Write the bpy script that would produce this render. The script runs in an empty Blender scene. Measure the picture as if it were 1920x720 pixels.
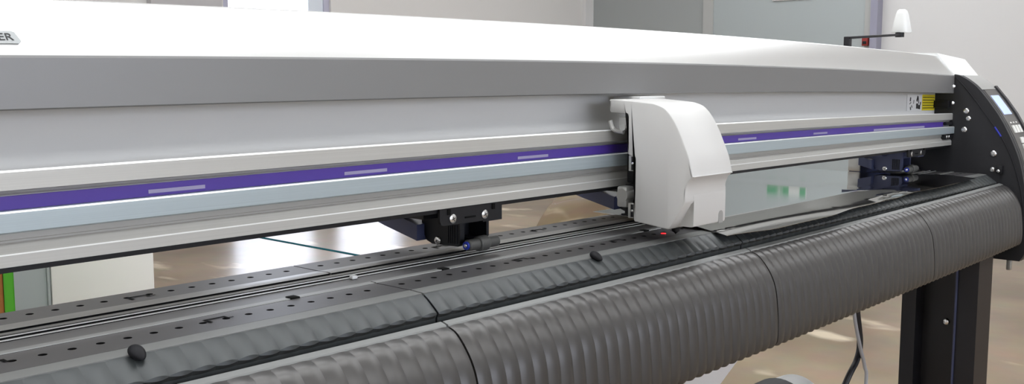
import bpy, bmesh, math, random
from mathutils import Vector, Matrix
random.seed(7)
S = bpy.context.scene
COL = S.collection
PI = math.pi

# ------------------------------------------------------------------ materials
def mat(name, col, rough=.5, metal=0., spec=.5, bump=0., bscale=200., emit=None, estr=0., var=0., vscale=8., coat=0., vstretch=(1, 1, 1)):
    m = bpy.data.materials.new(name); m.use_nodes = True
    nt = m.node_tree; b = nt.nodes['Principled BSDF']
    b.inputs['Base Color'].default_value = (*col, 1)
    b.inputs['Roughness'].default_value = rough
    b.inputs['Metallic'].default_value = metal
    b.inputs['Specular IOR Level'].default_value = spec
    b.inputs['Coat Weight'].default_value = coat
    if emit:
        b.inputs['Emission Color'].default_value = (*emit, 1)
        b.inputs['Emission Strength'].default_value = estr
    if bump or var:
        tc = nt.nodes.new('ShaderNodeTexCoord')
        if bump:
            n = nt.nodes.new('ShaderNodeTexNoise'); n.inputs['Scale'].default_value = bscale; n.inputs['Detail'].default_value = 3
            nt.links.new(tc.outputs['Object'], n.inputs['Vector'])
            bp = nt.nodes.new('ShaderNodeBump'); bp.inputs['Strength'].default_value = bump; bp.inputs['Distance'].default_value = .001
            nt.links.new(n.outputs['Fac'], bp.inputs['Height']); nt.links.new(bp.outputs['Normal'], b.inputs['Normal'])
        if var:
            mp = nt.nodes.new('ShaderNodeMapping'); mp.inputs['Scale'].default_value = vstretch
            nt.links.new(tc.outputs['Object'], mp.inputs['Vector'])
            n2 = nt.nodes.new('ShaderNodeTexNoise'); n2.inputs['Scale'].default_value = vscale; n2.inputs['Detail'].default_value = 5
            nt.links.new(mp.outputs['Vector'], n2.inputs['Vector'])
            r = nt.nodes.new('ShaderNodeValToRGB')
            r.color_ramp.elements[0].position = .3; r.color_ramp.elements[1].position = .7
            r.color_ramp.elements[0].color = (*[max(0, c * (1 - var)) for c in col], 1)
            r.color_ramp.elements[1].color = (*[min(1, c * (1 + var)) for c in col], 1)
            nt.links.new(n2.outputs['Fac'], r.inputs['Fac']); nt.links.new(r.outputs['Color'], b.inputs['Base Color'])
    return m

M = dict(
    silver=mat('silver_paint', (.83, .84, .84), .31, .85, .5),
    band=mat('grey_band', (.25, .25, .25), .42, .4, .5),
    panel=mat('light_grey_panel', (.68, .68, .67), .5, 0, .4),
    alu=mat('anodised_aluminium', (.535, .53, .50), .38, .35, .5, var=.05, vscale=30, vstretch=(.15, 4, 40)),
    edge_highlight=mat('painted_edge_highlight', (.88, .90, .88), .3, .5),  # pale metal that paints bright highlight lines on the rail edges
    alublue=mat('bluish_steel', (.43, .50, .53), .32, .35, .5, var=.05, vscale=30, vstretch=(.15, 4, 40)),
    alugroove=mat('aluminium_groove', (.42, .42, .40), .45, .35),
    purple=mat('purple_strip', (.072, .034, .29), .45),
    purplebar=mat('pale_print', (.33, .30, .46), .5),
    head=mat('white_plastic', (.62, .616, .60), .42, 0, .5),
    cap=mat('white_cap', (.82, .83, .82), .4),
    blackm=mat('black_metal', (.009, .009, .011), .5, 0, .35),
    blackp=mat('black_plastic', (.009, .010, .014), .45, 0, .35),
    bluedark=mat('dark_blue_plastic', (.06, .07, .14), .38),
    plate=mat('end_plate_black', (.016, .016, .019), .5),
    housing=mat('charcoal_housing', (.03, .03, .034), .38),
    hsilver=mat('grey_housing', (.36, .36, .35), .45, .2),
    platen=mat('platen_dark_grey', (.098, .096, .100), .40, .35, .5),
    lip=mat('platen_lip', (.30, .30, .29), .34, .5),
    hole=mat('hole_black', (.006, .006, .006), .8, 0, .1),
    apron=mat('apron_grey', (.043, .048, .049), .42, .20, .5),
    apronlip=mat('apron_lip_grey', (.205, .21, .205), .42, .25),
    cover=mat('front_cover_grey', (.066, .063, .061), .36, .45, .8),
    rubber=mat('black_rubber', (.005, .005, .007), .6, 0, .25),
    roller=mat('roller_rubber', (.085, .085, .08), .42),
    chrome=mat('chrome', (.8, .8, .8), .2, 1),
    zinc=mat('zinc_bracket', (.55, .55, .53), .38, .7),
    bluecap=mat('blue_cap', (.01, .03, .35), .3),
    lcd=mat('lcd_screen', (.4, .5, .85), .2, emit=(.50, .60, 1.), estr=.55),
    led=mat('blue_led', (.015, .02, .25), .3, emit=(.05, .09, 1.), estr=.16),
    laser=mat('laser_red', (1, .02, .02), .5, emit=(1., .03, .04), estr=1.6),
    button=mat('pale_button', (.75, .75, .72), .4),
    yellow=mat('yellow_label', (.80, .66, .02), .5),
    white=mat('white_label', (.8, .8, .8), .5),
    ink=mat('black_ink', (.02, .02, .02), .6),
    badge=mat('badge_grey', (.42, .44, .44), .6),
    film=mat('silver_film', (.66, .665, .66), .05, 1., .5, bump=.008, bscale=10),
    sheet=mat('pale_sheet', (.80, .80, .80), .5),
    wall=mat('wall_paint', (.80, .785, .77), .8, 0, .2, bump=.1, bscale=60),
    wallw=mat('wall_paint_white', (.80, .80, .80), .8, 0, .2, bump=.1, bscale=60),
    ceil=mat('ceiling_paint', (.75, .75, .74), .9),
    doorg=mat('door_grey', (.40, .425, .425), .5, 0, .4),
    doorb=mat('door_blue_grey', (.47, .52, .53), .5, 0, .4),
    frameg=mat('door_frame', (.50, .51, .50), .5),
    framep=mat('lilac_frame', (.36, .36, .46), .5),
    pier=mat('pier_grey', (.53, .52, .535), .8),
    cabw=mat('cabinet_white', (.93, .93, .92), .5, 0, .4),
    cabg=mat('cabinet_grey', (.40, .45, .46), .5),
    green=mat('green_board', (.07, .36, .02), .5),
    wood=mat('orange_wood', (.33, .13, .03), .5, var=.2, vscale=20, vstretch=(1, 1, .1)),
    red=mat('red_plastic', (.30, .03, .025), .4),
    exitg=mat('sign_green', (.0, .34, .11), .4),
    winframe=mat('window_frame', (.55, .55, .68), .4),
    casing=mat('window_casing', (.80, .86, .95), .4),
    teal=mat('teal_tape', (.0, .07, .085), .9, 0, .05),
    cable=mat('black_cable', (.012, .012, .016), .4),
    cableg=mat('grey_cable', (.42, .43, .46), .45),
    lampbody=mat('lamp_body', (.8, .8, .8), .5),
    tubeglow=mat('lamp_glow', (1, 1, 1), .5, emit=(.95, .975, 1.), estr=7.0),
    legm=mat('leg_black', (.010, .010, .014), .4),
    leg_lit_edge=mat('lit_leg_edge', (.026, .020, .018), .5, 0, .3),
)
# glass
gm = bpy.data.materials.new('window_glass'); gm.use_nodes = True
_nt = gm.node_tree; _nt.nodes.remove(_nt.nodes['Principled BSDF'])
_tr = _nt.nodes.new('ShaderNodeBsdfTransparent'); _tr.inputs['Color'].default_value = (.95, .97, .98, 1)
_gl = _nt.nodes.new('ShaderNodeBsdfGlossy'); _gl.inputs['Roughness'].default_value = .02
_fr = _nt.nodes.new('ShaderNodeFresnel'); _fr.inputs['IOR'].default_value = 1.3
_mx = _nt.nodes.new('ShaderNodeMixShader')
_nt.links.new(_fr.outputs[0], _mx.inputs[0]); _nt.links.new(_tr.outputs[0], _mx.inputs[1]); _nt.links.new(_gl.outputs[0], _mx.inputs[2])
_nt.links.new(_mx.outputs[0], _nt.nodes['Material Output'].inputs['Surface'])
M['glass'] = gm
# concrete floor: brown with soft paler patches and darker stains
fm = bpy.data.materials.new('concrete_floor'); fm.use_nodes = True
nt = fm.node_tree; b = nt.nodes['Principled BSDF']
tc = nt.nodes.new('ShaderNodeTexCoord')
n1 = nt.nodes.new('ShaderNodeTexNoise'); n1.inputs['Scale'].default_value = 1.6; n1.inputs['Detail'].default_value = 6
n2 = nt.nodes.new('ShaderNodeTexNoise'); n2.inputs['Scale'].default_value = 7; n2.inputs['Detail'].default_value = 8
r1 = nt.nodes.new('ShaderNodeValToRGB'); r1.color_ramp.elements[0].position = .33; r1.color_ramp.elements[1].position = .72
r1.color_ramp.elements[0].color = (.200, .138, .078, 1); r1.color_ramp.elements[1].color = (.36, .265, .165, 1)
mx = nt.nodes.new('ShaderNodeMix'); mx.data_type = 'RGBA'; mx.blend_type = 'MULTIPLY'; mx.inputs['Factor'].default_value = .35
nt.links.new(tc.outputs['Object'], n1.inputs['Vector']); nt.links.new(tc.outputs['Object'], n2.inputs['Vector'])
nt.links.new(n1.outputs['Fac'], r1.inputs['Fac'])
nt.links.new(r1.outputs['Color'], mx.inputs['A']); nt.links.new(n2.outputs['Color'], mx.inputs['B'])
nt.links.new(mx.outputs['Result'], b.inputs['Base Color'])
b.inputs['Roughness'].default_value = .30; b.inputs['Specular IOR Level'].default_value = .42
n3 = nt.nodes.new('ShaderNodeTexNoise'); n3.inputs['Scale'].default_value = 2.6; n3.inputs['Detail'].default_value = 3
mp3 = nt.nodes.new('ShaderNodeMapping'); mp3.inputs['Scale'].default_value = (1.6, .8, 1); mp3.inputs['Location'].default_value = (3.1, 1.7, 0)
nt.links.new(tc.outputs['Object'], mp3.inputs['Vector']); nt.links.new(mp3.outputs['Vector'], n3.inputs['Vector'])
r3 = nt.nodes.new('ShaderNodeValToRGB'); r3.color_ramp.elements[0].position = .62; r3.color_ramp.elements[1].position = .74
mx3 = nt.nodes.new('ShaderNodeMix'); mx3.data_type = 'RGBA'; mx3.inputs['B'].default_value = (.62, .52, .38, 1)
nt.links.new(n3.outputs['Fac'], r3.inputs['Fac']); nt.links.new(r3.outputs['Color'], mx3.inputs['Factor']); nt.links.new(mx.outputs['Result'], mx3.inputs['A'])
nt.links.new(mx3.outputs['Result'], b.inputs['Base Color'])
bp = nt.nodes.new('ShaderNodeBump'); bp.inputs['Strength'].default_value = .12; bp.inputs['Distance'].default_value = .004
nt.links.new(n2.outputs['Fac'], bp.inputs['Height']); nt.links.new(bp.outputs['Normal'], b.inputs['Normal'])
M['floor'] = fm

# ------------------------------------------------------------------ helpers
# the machine's straight parts are bent slightly lengthwise to imitate barrel lens distortion
BEND = [(.80, -.007), (.938, -.007), (.957, 0.), (1.0, .0045), (1.03, .0065), (1.054, .0085), (1.085, .0105), (1.113, .0122), (1.145, .0148), (1.2, .0148)]
def lens_bend(v):
    z = v[2]
    c = BEND[0][1] if z <= BEND[0][0] else BEND[-1][1]
    for (a, ca), (b2, cb) in zip(BEND, BEND[1:]):
        if a <= z <= b2: c = ca + (cb - ca) * (z - a) / (b2 - a)
    s = max(-.35, min(1.62, v[0])) - .75
    if s < 0: s = max(s, -.75)
    return Vector((v[0], v[1], z - c * s * s))

def wpos(o):
    p = Vector(o.location)
    while o.parent: o = o.parent; p = p + Vector(o.location)
    return p

def build(name, bm, m, parent=None, bow=False, smooth=28, origin=None, solid=0):
    """link a bmesh given in world coordinates as ONE object"""
    bmesh.ops.remove_doubles(bm, verts=bm.verts, dist=1e-6)
    bmesh.ops.recalc_face_normals(bm, faces=bm.faces)
    if bow:
        for v in bm.verts: v.co = lens_bend(v.co)
    lo = Vector((min(v.co[i] for v in bm.verts) for i in range(3))); hi = Vector((max(v.co[i] for v in bm.verts) for i in range(3)))
    c = origin if origin is not None else Vector(((lo.x + hi.x) / 2, (lo.y + hi.y) / 2, lo.z))
    for v in bm.verts: v.co -= c
    if smooth:
        for f in bm.faces: f.smooth = True
        for e in bm.edges:
            if len(e.link_faces) != 2 or e.calc_face_angle(0) > math.radians(smooth): e.smooth = False
    me = bpy.data.meshes.new(name); bm.to_mesh(me); bm.free()
    for mm in (m if isinstance(m, (list, tuple)) else [m]): me.materials.append(mm)
    o = bpy.data.objects.new(name, me); COL.objects.link(o)
    if parent:
        o.parent = parent; o.location = c - wpos(parent)
    else: o.location = c
    if solid:
        md = o.modifiers.new('thickness', 'SOLIDIFY'); md.thickness = solid; md.offset = -1
    return o

def tag(o, label=None, cat=None, group=None, kind=None):
    if label: o['label'] = label
    if cat: o['category'] = cat
    if group: o['group'] = group
    if kind: o['kind'] = kind
    return o

def thing(name, loc, label, cat, group=None):
    o = bpy.data.objects.new(name, None); COL.objects.link(o); o.location = loc
    o.empty_display_size = .05
    return tag(o, label, cat, group)

def BM(): return bmesh.new()

def box(bm, lo, hi, bev=0., seg=2, mi=0, rot=None):
    g = bmesh.ops.create_cube(bm, size=1)
    lo = Vector(lo); hi = Vector(hi); c = (lo + hi) / 2; d = hi - lo
    for v in g['verts']: v.co = Vector((v.co.x * d.x, v.co.y * d.y, v.co.z * d.z))
    fs = list({f for v in g['verts'] for f in v.link_faces})
    for f in fs: f.material_index = mi
    vs = g['verts']
    if bev:
        es = list({e for v in g['verts'] for e in v.link_edges})
        r = bmesh.ops.bevel(bm, geom=es, offset=bev, segments=seg, profile=.5, affect='EDGES')
        vs = list({v for f in r['faces'] for v in f.verts} | {v for v in vs if v.is_valid})
        for v in vs:
            for f in v.link_faces: f.material_index = mi
    mtx = Matrix.Translation(c)
    if rot: mtx = mtx @ rot
    for v in vs: v.co = mtx @ v.co
    return vs

def cyl(bm, a, b_, r, seg=20, r2=None, mi=0, cap=True):
    a = Vector(a); b_ = Vector(b_); d = b_ - a
    g = bmesh.ops.create_cone(bm, cap_ends=cap, segments=seg, radius1=r, radius2=r if r2 is None else r2, depth=d.length)
    q = Vector((0, 0, 1)).rotation_difference(d.normalized()).to_matrix().to_4x4()
    mtx = Matrix.Translation((a + b_) / 2) @ q
    for v in g['verts']:
        v.co = mtx @ v.co
        for f in v.link_faces: f.material_index = mi

def lathe(bm, a, d, prof, seg=24, mi=0):
    """prof: (distance along axis, radius)"""
    a = Vector(a); d = Vector(d).normalized()
    q = Vector((0, 0, 1)).rotation_difference(d).to_matrix()
    rings = []
    for t, r in prof:
        if r < 1e-7: rings.append([bm.verts.new(a + d * t)])
        else: rings.append([bm.verts.new(a + d * t + q @ Vector((r * math.cos(2 * PI * k / seg), r * math.sin(2 * PI * k / seg), 0))) for k in range(seg)])
    for r0, r1 in zip(rings, rings[1:]):
        for k in range(seg):
            k2 = (k + 1) % seg
            if len(r0) == 1 and len(r1) == 1: continue
            if len(r0) == 1: f = bm.faces.new((r0[0], r1[k], r1[k2]))
            elif len(r1) == 1: f = bm.faces.new((r0[k], r0[k2], r1[0]))
            else: f = bm.faces.new((r0[k], r0[k2], r1[k2], r1[k]))
            f.material_index = mi

def sweep(bm, prof, s0, s1, n=40, closed=True, mis=None, prof2=None):
    """extrude a (y,z) profile along x in n steps; prof2 = profile at the far end"""
    rings = []
    for i in range(n + 1):
        t = i / n; s = s0 + (s1 - s0) * t
        p = prof if prof2 is None else [(a[0] * (1 - t) + b2[0] * t, a[1] * (1 - t) + b2[1] * t) for a, b2 in zip(prof, prof2)]
        rings.append([bm.verts.new((s, y, z)) for y, z in p])
    m = len(prof)
    for r0, r1 in zip(rings, rings[1:]):
        for k in range(m if closed else m - 1):
            k2 = (k + 1) % m
            f = bm.faces.new((r0[k], r0[k2], r1[k2], r1[k]))
            if mis: f.material_index = mis[k]
    if closed:
        bm.faces.new(rings[0]); bm.faces.new(list(reversed(rings[-1])))

def spline(pts, n=8, closed=False):
    pts = [Vector(p) for p in pts]; out = []
    for i in range(len(pts) - 1):
        p0 = pts[max(i - 1, 0)]; p1 = pts[i]; p2 = pts[i + 1]; p3 = pts[min(i + 2, len(pts) - 1)]
        for k in range(n):
            t = k / n
            out.append(.5 * ((2 * p1) + (-p0 + p2) * t + (2 * p0 - 5 * p1 + 4 * p2 - p3) * t * t + (-p0 + 3 * p1 - 3 * p2 + p3) * t ** 3))
    out.append(pts[-1])
    return out

def spl2(pts, n=6):
    return [(v.x, v.y) for v in spline([(a, b2, 0) for a, b2 in pts], n)]

def tube(bm, pts, r, seg=10, mi=0, mif=None):
    pts = [Vector(p) for p in pts]; rings = []
    up = Vector((0, 0, 1))
    for i, p in enumerate(pts):
        d = (pts[min(i + 1, len(pts) - 1)] - pts[max(i - 1, 0)]).normalized()
        u = d.orthogonal().normalized() if i == 0 else (u - d * u.dot(d)).normalized()
        w = d.cross(u)
        rings.append([bm.verts.new(p + r * (u * math.cos(2 * PI * k / seg) + w * math.sin(2 * PI * k / seg))) for k in range(seg)])
    for i, (r0, r1) in enumerate(zip(rings, rings[1:])):
        for k in range(seg):
            f = bm.faces.new((r0[k], r0[(k + 1) % seg], r1[(k + 1) % seg], r1[k]))
            f.material_index = mif(i) if mif else mi
    bm.faces.new(list(reversed(rings[0]))); bm.faces.new(rings[-1])

def screw_bm(c, d, r, h, cross=True):
    """domed screw head with a cross recess, axis d"""
    bm = BM(); d = Vector(d).normalized(); c = Vector(c)
    lathe(bm, c, d, [(0, r), (h * .55, r), (h * .85, r * .8), (h, r * .45), (h, 0)], 20)
    if cross:
        q = Vector((0, 0, 1)).rotation_difference(d).to_matrix()
        for ang in (0, PI / 2):
            a2 = q @ Vector((math.cos(ang + .4), math.sin(ang + .4), 0)); b3 = d.cross(a2)
            p = c + d * (h + .00005)
            vs = [bm.verts.new(p + a2 * r * .5 * i + b3 * r * .1 * j) for i, j in ((-1, -1), (1, -1), (1, 1), (-1, 1))]
            f = bm.faces.new(vs); f.material_index = 1
    return bm

# ------------------------------------------------------------------ the room
def slab(name, lo, hi, m, kind='structure'):
    bm = BM(); box(bm, lo, hi); o = build(name, bm, m, smooth=0); o['kind'] = kind; return o
XW, YW, ZC = 9.0, 6.95, 3.6
slab('floor', (-4, -3.5, -.1), (XW + .15, YW + .15, 0), M['floor'])
slab('ceiling', (-4, -3.5, ZC), (XW + .15, YW + .15, ZC + .12), M['ceil'])
# back wall with a tall glazed window and, beside it, an added low glazed strip
WX0, WX1, WX2 = 4.37, 5.40, 6.25
bm = BM()
box(bm, (-4, YW, 0), (WX0, YW + .15, ZC)); box(bm, (WX0, YW, 0), (WX2, YW + .15, .12))
box(bm, (WX0, YW, 2.7), (WX1, YW + .15, ZC)); box(bm, (WX1, YW, 1.46), (WX2, YW + .15, ZC)); box(bm, (WX2, YW, 0), (XW + .15, YW + .15, ZC))
o = build('wall_back', bm, M['wall'], smooth=0); o['kind'] = 'structure'
bm = BM(); box(bm, (2.71 + 1.0, YW - .12, 0), (4.285, YW - .001, ZC)); o = build('trim_1', bm, M['pier'], smooth=0); o['kind'] = 'structure'
bm = BM(); box(bm, (-4, YW - .06, 0), (3.709, YW - .001, ZC)); o = build('trim_2', bm, M['ceil'], smooth=0); o['kind'] = 'structure'
bm = BM(); box(bm, (8.81, YW - .05, 0), (8.999, YW - .001, ZC)); o = build('trim_3', bm, M['wallw'], smooth=0); o['kind'] = 'structure'
def window(name, x0, x1, z0, z1):
    bm = BM(); f = .055
    box(bm, (x0, YW + .02, z0), (x0 + f, YW + .09, z1)); box(bm, (x1 - f, YW + .02, z0), (x1, YW + .09, z1))
    box(bm, (x0, YW + .02, z0), (x1, YW + .09, z0 + f)); box(bm, (x0, YW + .02, z1 - f), (x1, YW + .09, z1))
    o = build(name, bm, M['winframe'], smooth=0); o['kind'] = 'structure'
    bm = BM(); box(bm, (x0 + f, YW + .05, z0 + f), (x1 - f, YW + .058, z1 - f)); build('pane', bm, M['glass'], o, smooth=0)
    return o
w1 = window('window_1', WX0 + .001, WX1 - .001, .121, 2.699)
bm = BM(); box(bm, (5.195, YW + .03, .18), (5.344, YW + .048, 2.64), .004); build('inner_casing', bm, M['casing'], w1)
w2 = window('window_added_back', WX1 + .001, WX2 - .001, .121, 1.459)  # hidden behind the machine, added for the pale glow on the floor
# right wall: grey fixed leaf, blue-grey door, then plain white wall
slab('wall_left', (-4.15, -3.5, 0), (-4, YW + .15, ZC), M['wallw'])
FX0, FX1, FZ0, FZ1 = -1.6, 2.5, .95, 2.10
bm = BM(); box(bm, (-4.15, -3.65, 0), (FX0, -3.5, ZC)); box(bm, (FX1, -3.65, 0), (XW + .15, -3.5, ZC)); box(bm, (FX0, -3.65, 0), (FX1, -3.5, FZ0)); box(bm, (FX0, -3.65, FZ1), (FX1, -3.5, ZC))
o = build('wall_front', bm, M['wallw'], smooth=0); o['kind'] = 'structure'
bm = BM(); f = .06
for xx in (FX0, FX0 + 1.35, FX0 + 2.70, FX1 - f): box(bm, (xx + .001, -3.60, FZ0 + .001), (xx + f - .001, -3.53, FZ1 - .001))
box(bm, (FX0 + .001, -3.60, FZ0 + .001), (FX1 - .001, -3.53, FZ0 + f)); box(bm, (FX0 + .001, -3.60, FZ1 - f), (FX1 - .001, -3.53, FZ1 - .001))
w3 = build('window_added_front', bm, M['winframe'], smooth=0); w3['kind'] = 'structure'  # unseen window added to throw more light on the machine's front
bm = BM(); box(bm, (FX0 + f, -3.570, FZ0 + f), (FX1 - f, -3.562, FZ1 - f)); build('pane', bm, M['glass'], w3, smooth=0)
bm = BM(); box(bm, (XW, -3.5, 0), (XW + .15, YW, ZC)); o = build('wall_right', bm, M['wallw'], smooth=0); o['kind'] = 'structure'
d1 = slab('door_1', (XW - .05, 5.50, .01), (XW - .001, 6.90, 2.6), M['doorg'])
d2 = slab('door_2', (XW - .06, 3.83, .01), (XW - .001, 5.385, 2.6), M['doorb'])
bm = BM(); box(bm, (XW - .075, 5.386, 0), (XW - .001, 5.499, 2.65)); o = build('trim_4', bm, M['frameg'], smooth=0); o['kind'] = 'structure'
bm = BM(); box(bm, (XW - .075, 3.765, 0), (XW - .001, 3.829, 2.65)); o = build('trim_5', bm, M['frameg'], smooth=0); o['kind'] = 'structure'
bm = BM(); box(bm, (XW - .11, 3.70, 0), (XW - .001, 3.764, 2.65)); o = build('trim_6', bm, M['framep'], smooth=0); o['kind'] = 'structure'

# exit sign on the blue-grey door
t = thing('exit_sign', (XW - .06, 4.54, 1.83), 'green and white exit sign fixed high on the blue-grey door', 'sign')
bm = BM(); box(bm, (XW - .072, 4.335, 1.835), (XW - .0601, 4.745, 1.935), .002); build('backing', bm, M['white'], t)
bm = BM(); box(bm, (XW - .0745, 4.340, 1.850), (XW - .0721, 4.740, 1.930)); gp = build('green_panel', bm, M['exitg'], t, smooth=0)
bm = BM()   # white doorway and running figure field
box(bm, (XW - .0765, 4.40, 1.856), (XW - .0746, 4.51, 1.922))
build('door_symbol', bm, M['white'], gp, smooth=0)
bm = BM()
for (y0, z0, y1, z1, w) in ((4.62, 1.917, 4.62, 1.922, .014), (4.615, 1.910, 4.60, 1.886, .014), (4.60, 1.886, 4.57, 1.872, .009), (4.60, 1.886, 4.63, 1.858, .009), (4.612, 1.908, 4.57, 1.902, .008), (4.612, 1.908, 4.645, 1.893, .008)):
    cyl(bm, (XW - .0758, y0, z0), (XW - .0758, y1 + .0001, z1), w * .5, 8)
build('running_figure', bm, M['white'], gp)
# red box on the door frame
t = thing('alarm_call_point', (XW - .075, 3.80, 1.40), 'small red box on the frame beside the blue-grey door', 'call point')
bm = BM(); box(bm, (XW - .125, 3.775, 1.395), (XW - .075, 3.828, 1.475), .004); build('housing', bm, M['red'], t)
bm = BM(); box(bm, (XW - .129, 3.785, 1.41), (XW - .1251, 3.818, 1.435), .001); build('dark_base', bm, M['blackp'], t)

# floor tape running away from the machine
bm = BM(); box(bm, (3.975, 2.2, .0002), (4.015, 6.4, .0015)); tag(build('floor_tape', bm, M['teal'], smooth=0), 'thin dark teal line of tape running across the floor behind the machine', 'tape')

# storage cabinet and boards behind the machine
def rotz(v, c, a):
    x, y = v.x - c[0], v.y - c[1]
    return Vector((c[0] + x * math.cos(a) - y * math.sin(a), c[1] + x * math.sin(a) + y * math.cos(a), v.z))
ca = (1.696, 3.987); ang = -math.atan2(1.832, 3.836)
def rbox(lo, hi, bev=.004):
    bm = BM(); box(bm, lo, hi, bev)
    for v in bm.verts: v.co = rotz(Vector((v.co.x + ca[0], v.co.y + ca[1], v.co.z)), ca, ang)
    return bm
t = thing('storage_cabinet', (1.9, 4.0, 0), 'white storage cabinet with a pale grey side, seen under the beam', 'cabinet')
build('body', rbox((.0, 0.012, .04), (.386, .42, .93)), M['cabw'], t)
build('front_panel', rbox((.004, 0, .06), (.382, .0118, .92)), M['cabw'], t)
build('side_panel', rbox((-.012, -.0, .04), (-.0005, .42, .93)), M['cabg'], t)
bm = rbox((.02, .03, 0), (.366, .40, .0395)); build('plinth', bm, M['blackp'], t)
bm = rbox((.34, -.02, .60), (.352, -.0005, .72), .003); build('handle', bm, M['zinc'], t)
# grey panel left of the white front = second grey unit
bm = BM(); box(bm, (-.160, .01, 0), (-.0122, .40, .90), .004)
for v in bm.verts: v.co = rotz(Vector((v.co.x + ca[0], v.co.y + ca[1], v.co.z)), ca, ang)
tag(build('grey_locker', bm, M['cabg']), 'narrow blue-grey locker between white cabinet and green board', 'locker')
def board(name, p, q, z1, m, label, cat):
    bm = BM(); d = Vector((q[0] - p[0], q[1] - p[1], 0)); n = Vector((p[0] + q[0], p[1] + q[1], 0)).normalized() * .5 + Vector((-.012, 0, 0))
    w = [Vector((p[0], p[1], 0)), Vector((q[0], q[1], 0)), Vector((q[0], q[1], 0)) + n, Vector((p[0], p[1], 0)) + n]
    lo = [bm.verts.new(v) for v in w]; hi = [bm.verts.new(v + Vector((0, 0, z1))) for v in w]
    bm.faces.new(lo); bm.faces.new(hi)
    for k in range(4): bm.faces.new((lo[k], lo[(k + 1) % 4], hi[(k + 1) % 4], hi[k]))
    bmesh.ops.bevel(bm, geom=list(bm.edges), offset=.003, segments=2, affect='EDGES')
    return tag(build(name, bm, m), label, cat)
board('green_board', (1.2567, 3.2975), (1.2790, 3.2730), .88, M['green'], 'bright green upright board at the far left under the beam', 'board')
board('wooden_board', (1.228, 3.329), (1.2553, 3.299), .88, M['wood'], 'orange-brown wooden board left of the green board', 'board')

# ceiling luminaires
def luminaire(x, y, lx, ly, k):
    t = thing('ceiling_light', (x, y, ZC - .1), k, 'ceiling light', 'ceiling lights above the workshop')
    bm = BM(); box(bm, (x - lx / 2 - .03, y - ly / 2 - .03, ZC - .06), (x + lx / 2 + .03, y + ly / 2 + .03, ZC - .0005), .01); build('housing', bm, M['lampbody'], t)
    bm = BM(); box(bm, (x - lx / 2, y - ly / 2, ZC - .075), (x + lx / 2, y + ly / 2, ZC - .0605)); build('diffuser', bm, M['tubeglow'], t, smooth=0)

# ------------------------------------------------------------------ the cutting plotter
PL = thing('cutting_plotter', (.75, .55, 0), 'long silver and charcoal roll-fed cutting plotter on black legs, filling the photo', 'cutting plotter')
SX0, SX1 = -.344, 1.6195
# --- top cover
prof = [(.5498, 1.0860), (.5490, 1.0868), (.5490, 1.1138), (.5496, 1.1152), (.5764, 1.1466), (.5785, 1.1475), (.655, 1.1495), (.672, 1.142), (.680, 1.125), (.680, 1.065), (.6005, 1.065), (.6005, 1.1095), (.560, 1.1095), (.560, 1.0860)]
bm = BM(); sweep(bm, prof, SX0, SX1, 60, mis=[1, 1, 1, 0, 0, 0, 0, 0, 0, 0, 0, 0, 0, 1]); build('top_cover', bm, [M['silver'], M['band']], PL, True, 20)
# --- back panel under the cover
bm = BM(); sweep(bm, [(.577, 1.1090), (.577, 1.0495), (.600, 1.0495), (.600, 1.1090)], SX0, 1.6192, 60); build('back_panel', bm, M['panel'], PL, True)
# --- beam with rails: one extrusion, groove faces darker, chamfer faces painted bright as highlights
prof = [(.6, 1.0490), (.5500, 1.0543), (.5490, 1.0533), (.5490, 1.0436), (.5520, 1.0428), (.5540, 1.0406), (.5540, 1.0325),
        (.5463, 1.0326), (.5455, 1.0317), (.5455, 1.0215), (.5475, 1.0205), (.5520, 1.0202), (.5520, 1.0165), (.5535, 1.0160), (.5535, 1.0148),
        (.5493, 1.0093), (.5490, 1.0085), (.5490, 1.0022), (.5530, 1.0020), (.5530, .9985), (.6, .9985)]
mis = [0, 4, 0, 0, 0, 2, 1, 4, 1, 1, 2, 2, 2, 2, 0, 4, 0, 3, 3, 0, 0]
bm = BM(); sweep(bm, prof, SX0, SX1, 60, mis=mis); build('beam', bm, [M['alu'], M['alublue'], M['alugroove'], M['blackm'], M['edge_highlight']], PL, True, 15)
# --- purple strip with pale printed bars
bm = BM(); sweep(bm, [(.5525, 1.0402), (.5525, 1.0327), (.5539, 1.0327), (.5539, 1.0402)], SX0, 1.590, 60)
ps = build('scale_strip', bm, M['purple'], PL, True)
tag(ps, 'purple strip along the beam')
for a, c2, zlo, zhi in ((-.04, -.003, .3, .62), (.126, .163, .3, .62), (.294, .331, .22, .52), (.4383, .4768, .22, .52), (.6172, .6557, .22, .52), (.9729, 1.0125, .22, .52), (1.1521, 1.19, .22, .52), (1.3305, 1.513, .02, .42)):
    bm = BM(); sweep(bm, [(.5522, 1.0327 + .0075 * zlo), (.5522, 1.0327 + .0075 * zhi), (.5525, 1.0327 + .0075 * zhi), (.5525, 1.0327 + .0075 * zlo)], a, c2, 6)
    build('printed_bar', bm, M['purplebar'], ps, True)
bm = BM(); cyl(bm, (1.591, .5505, 1.0375), (1.619, .5505, 1.0375), .0028, 12); build('strip_tensioner', bm, M['blackm'], PL, True)

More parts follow.
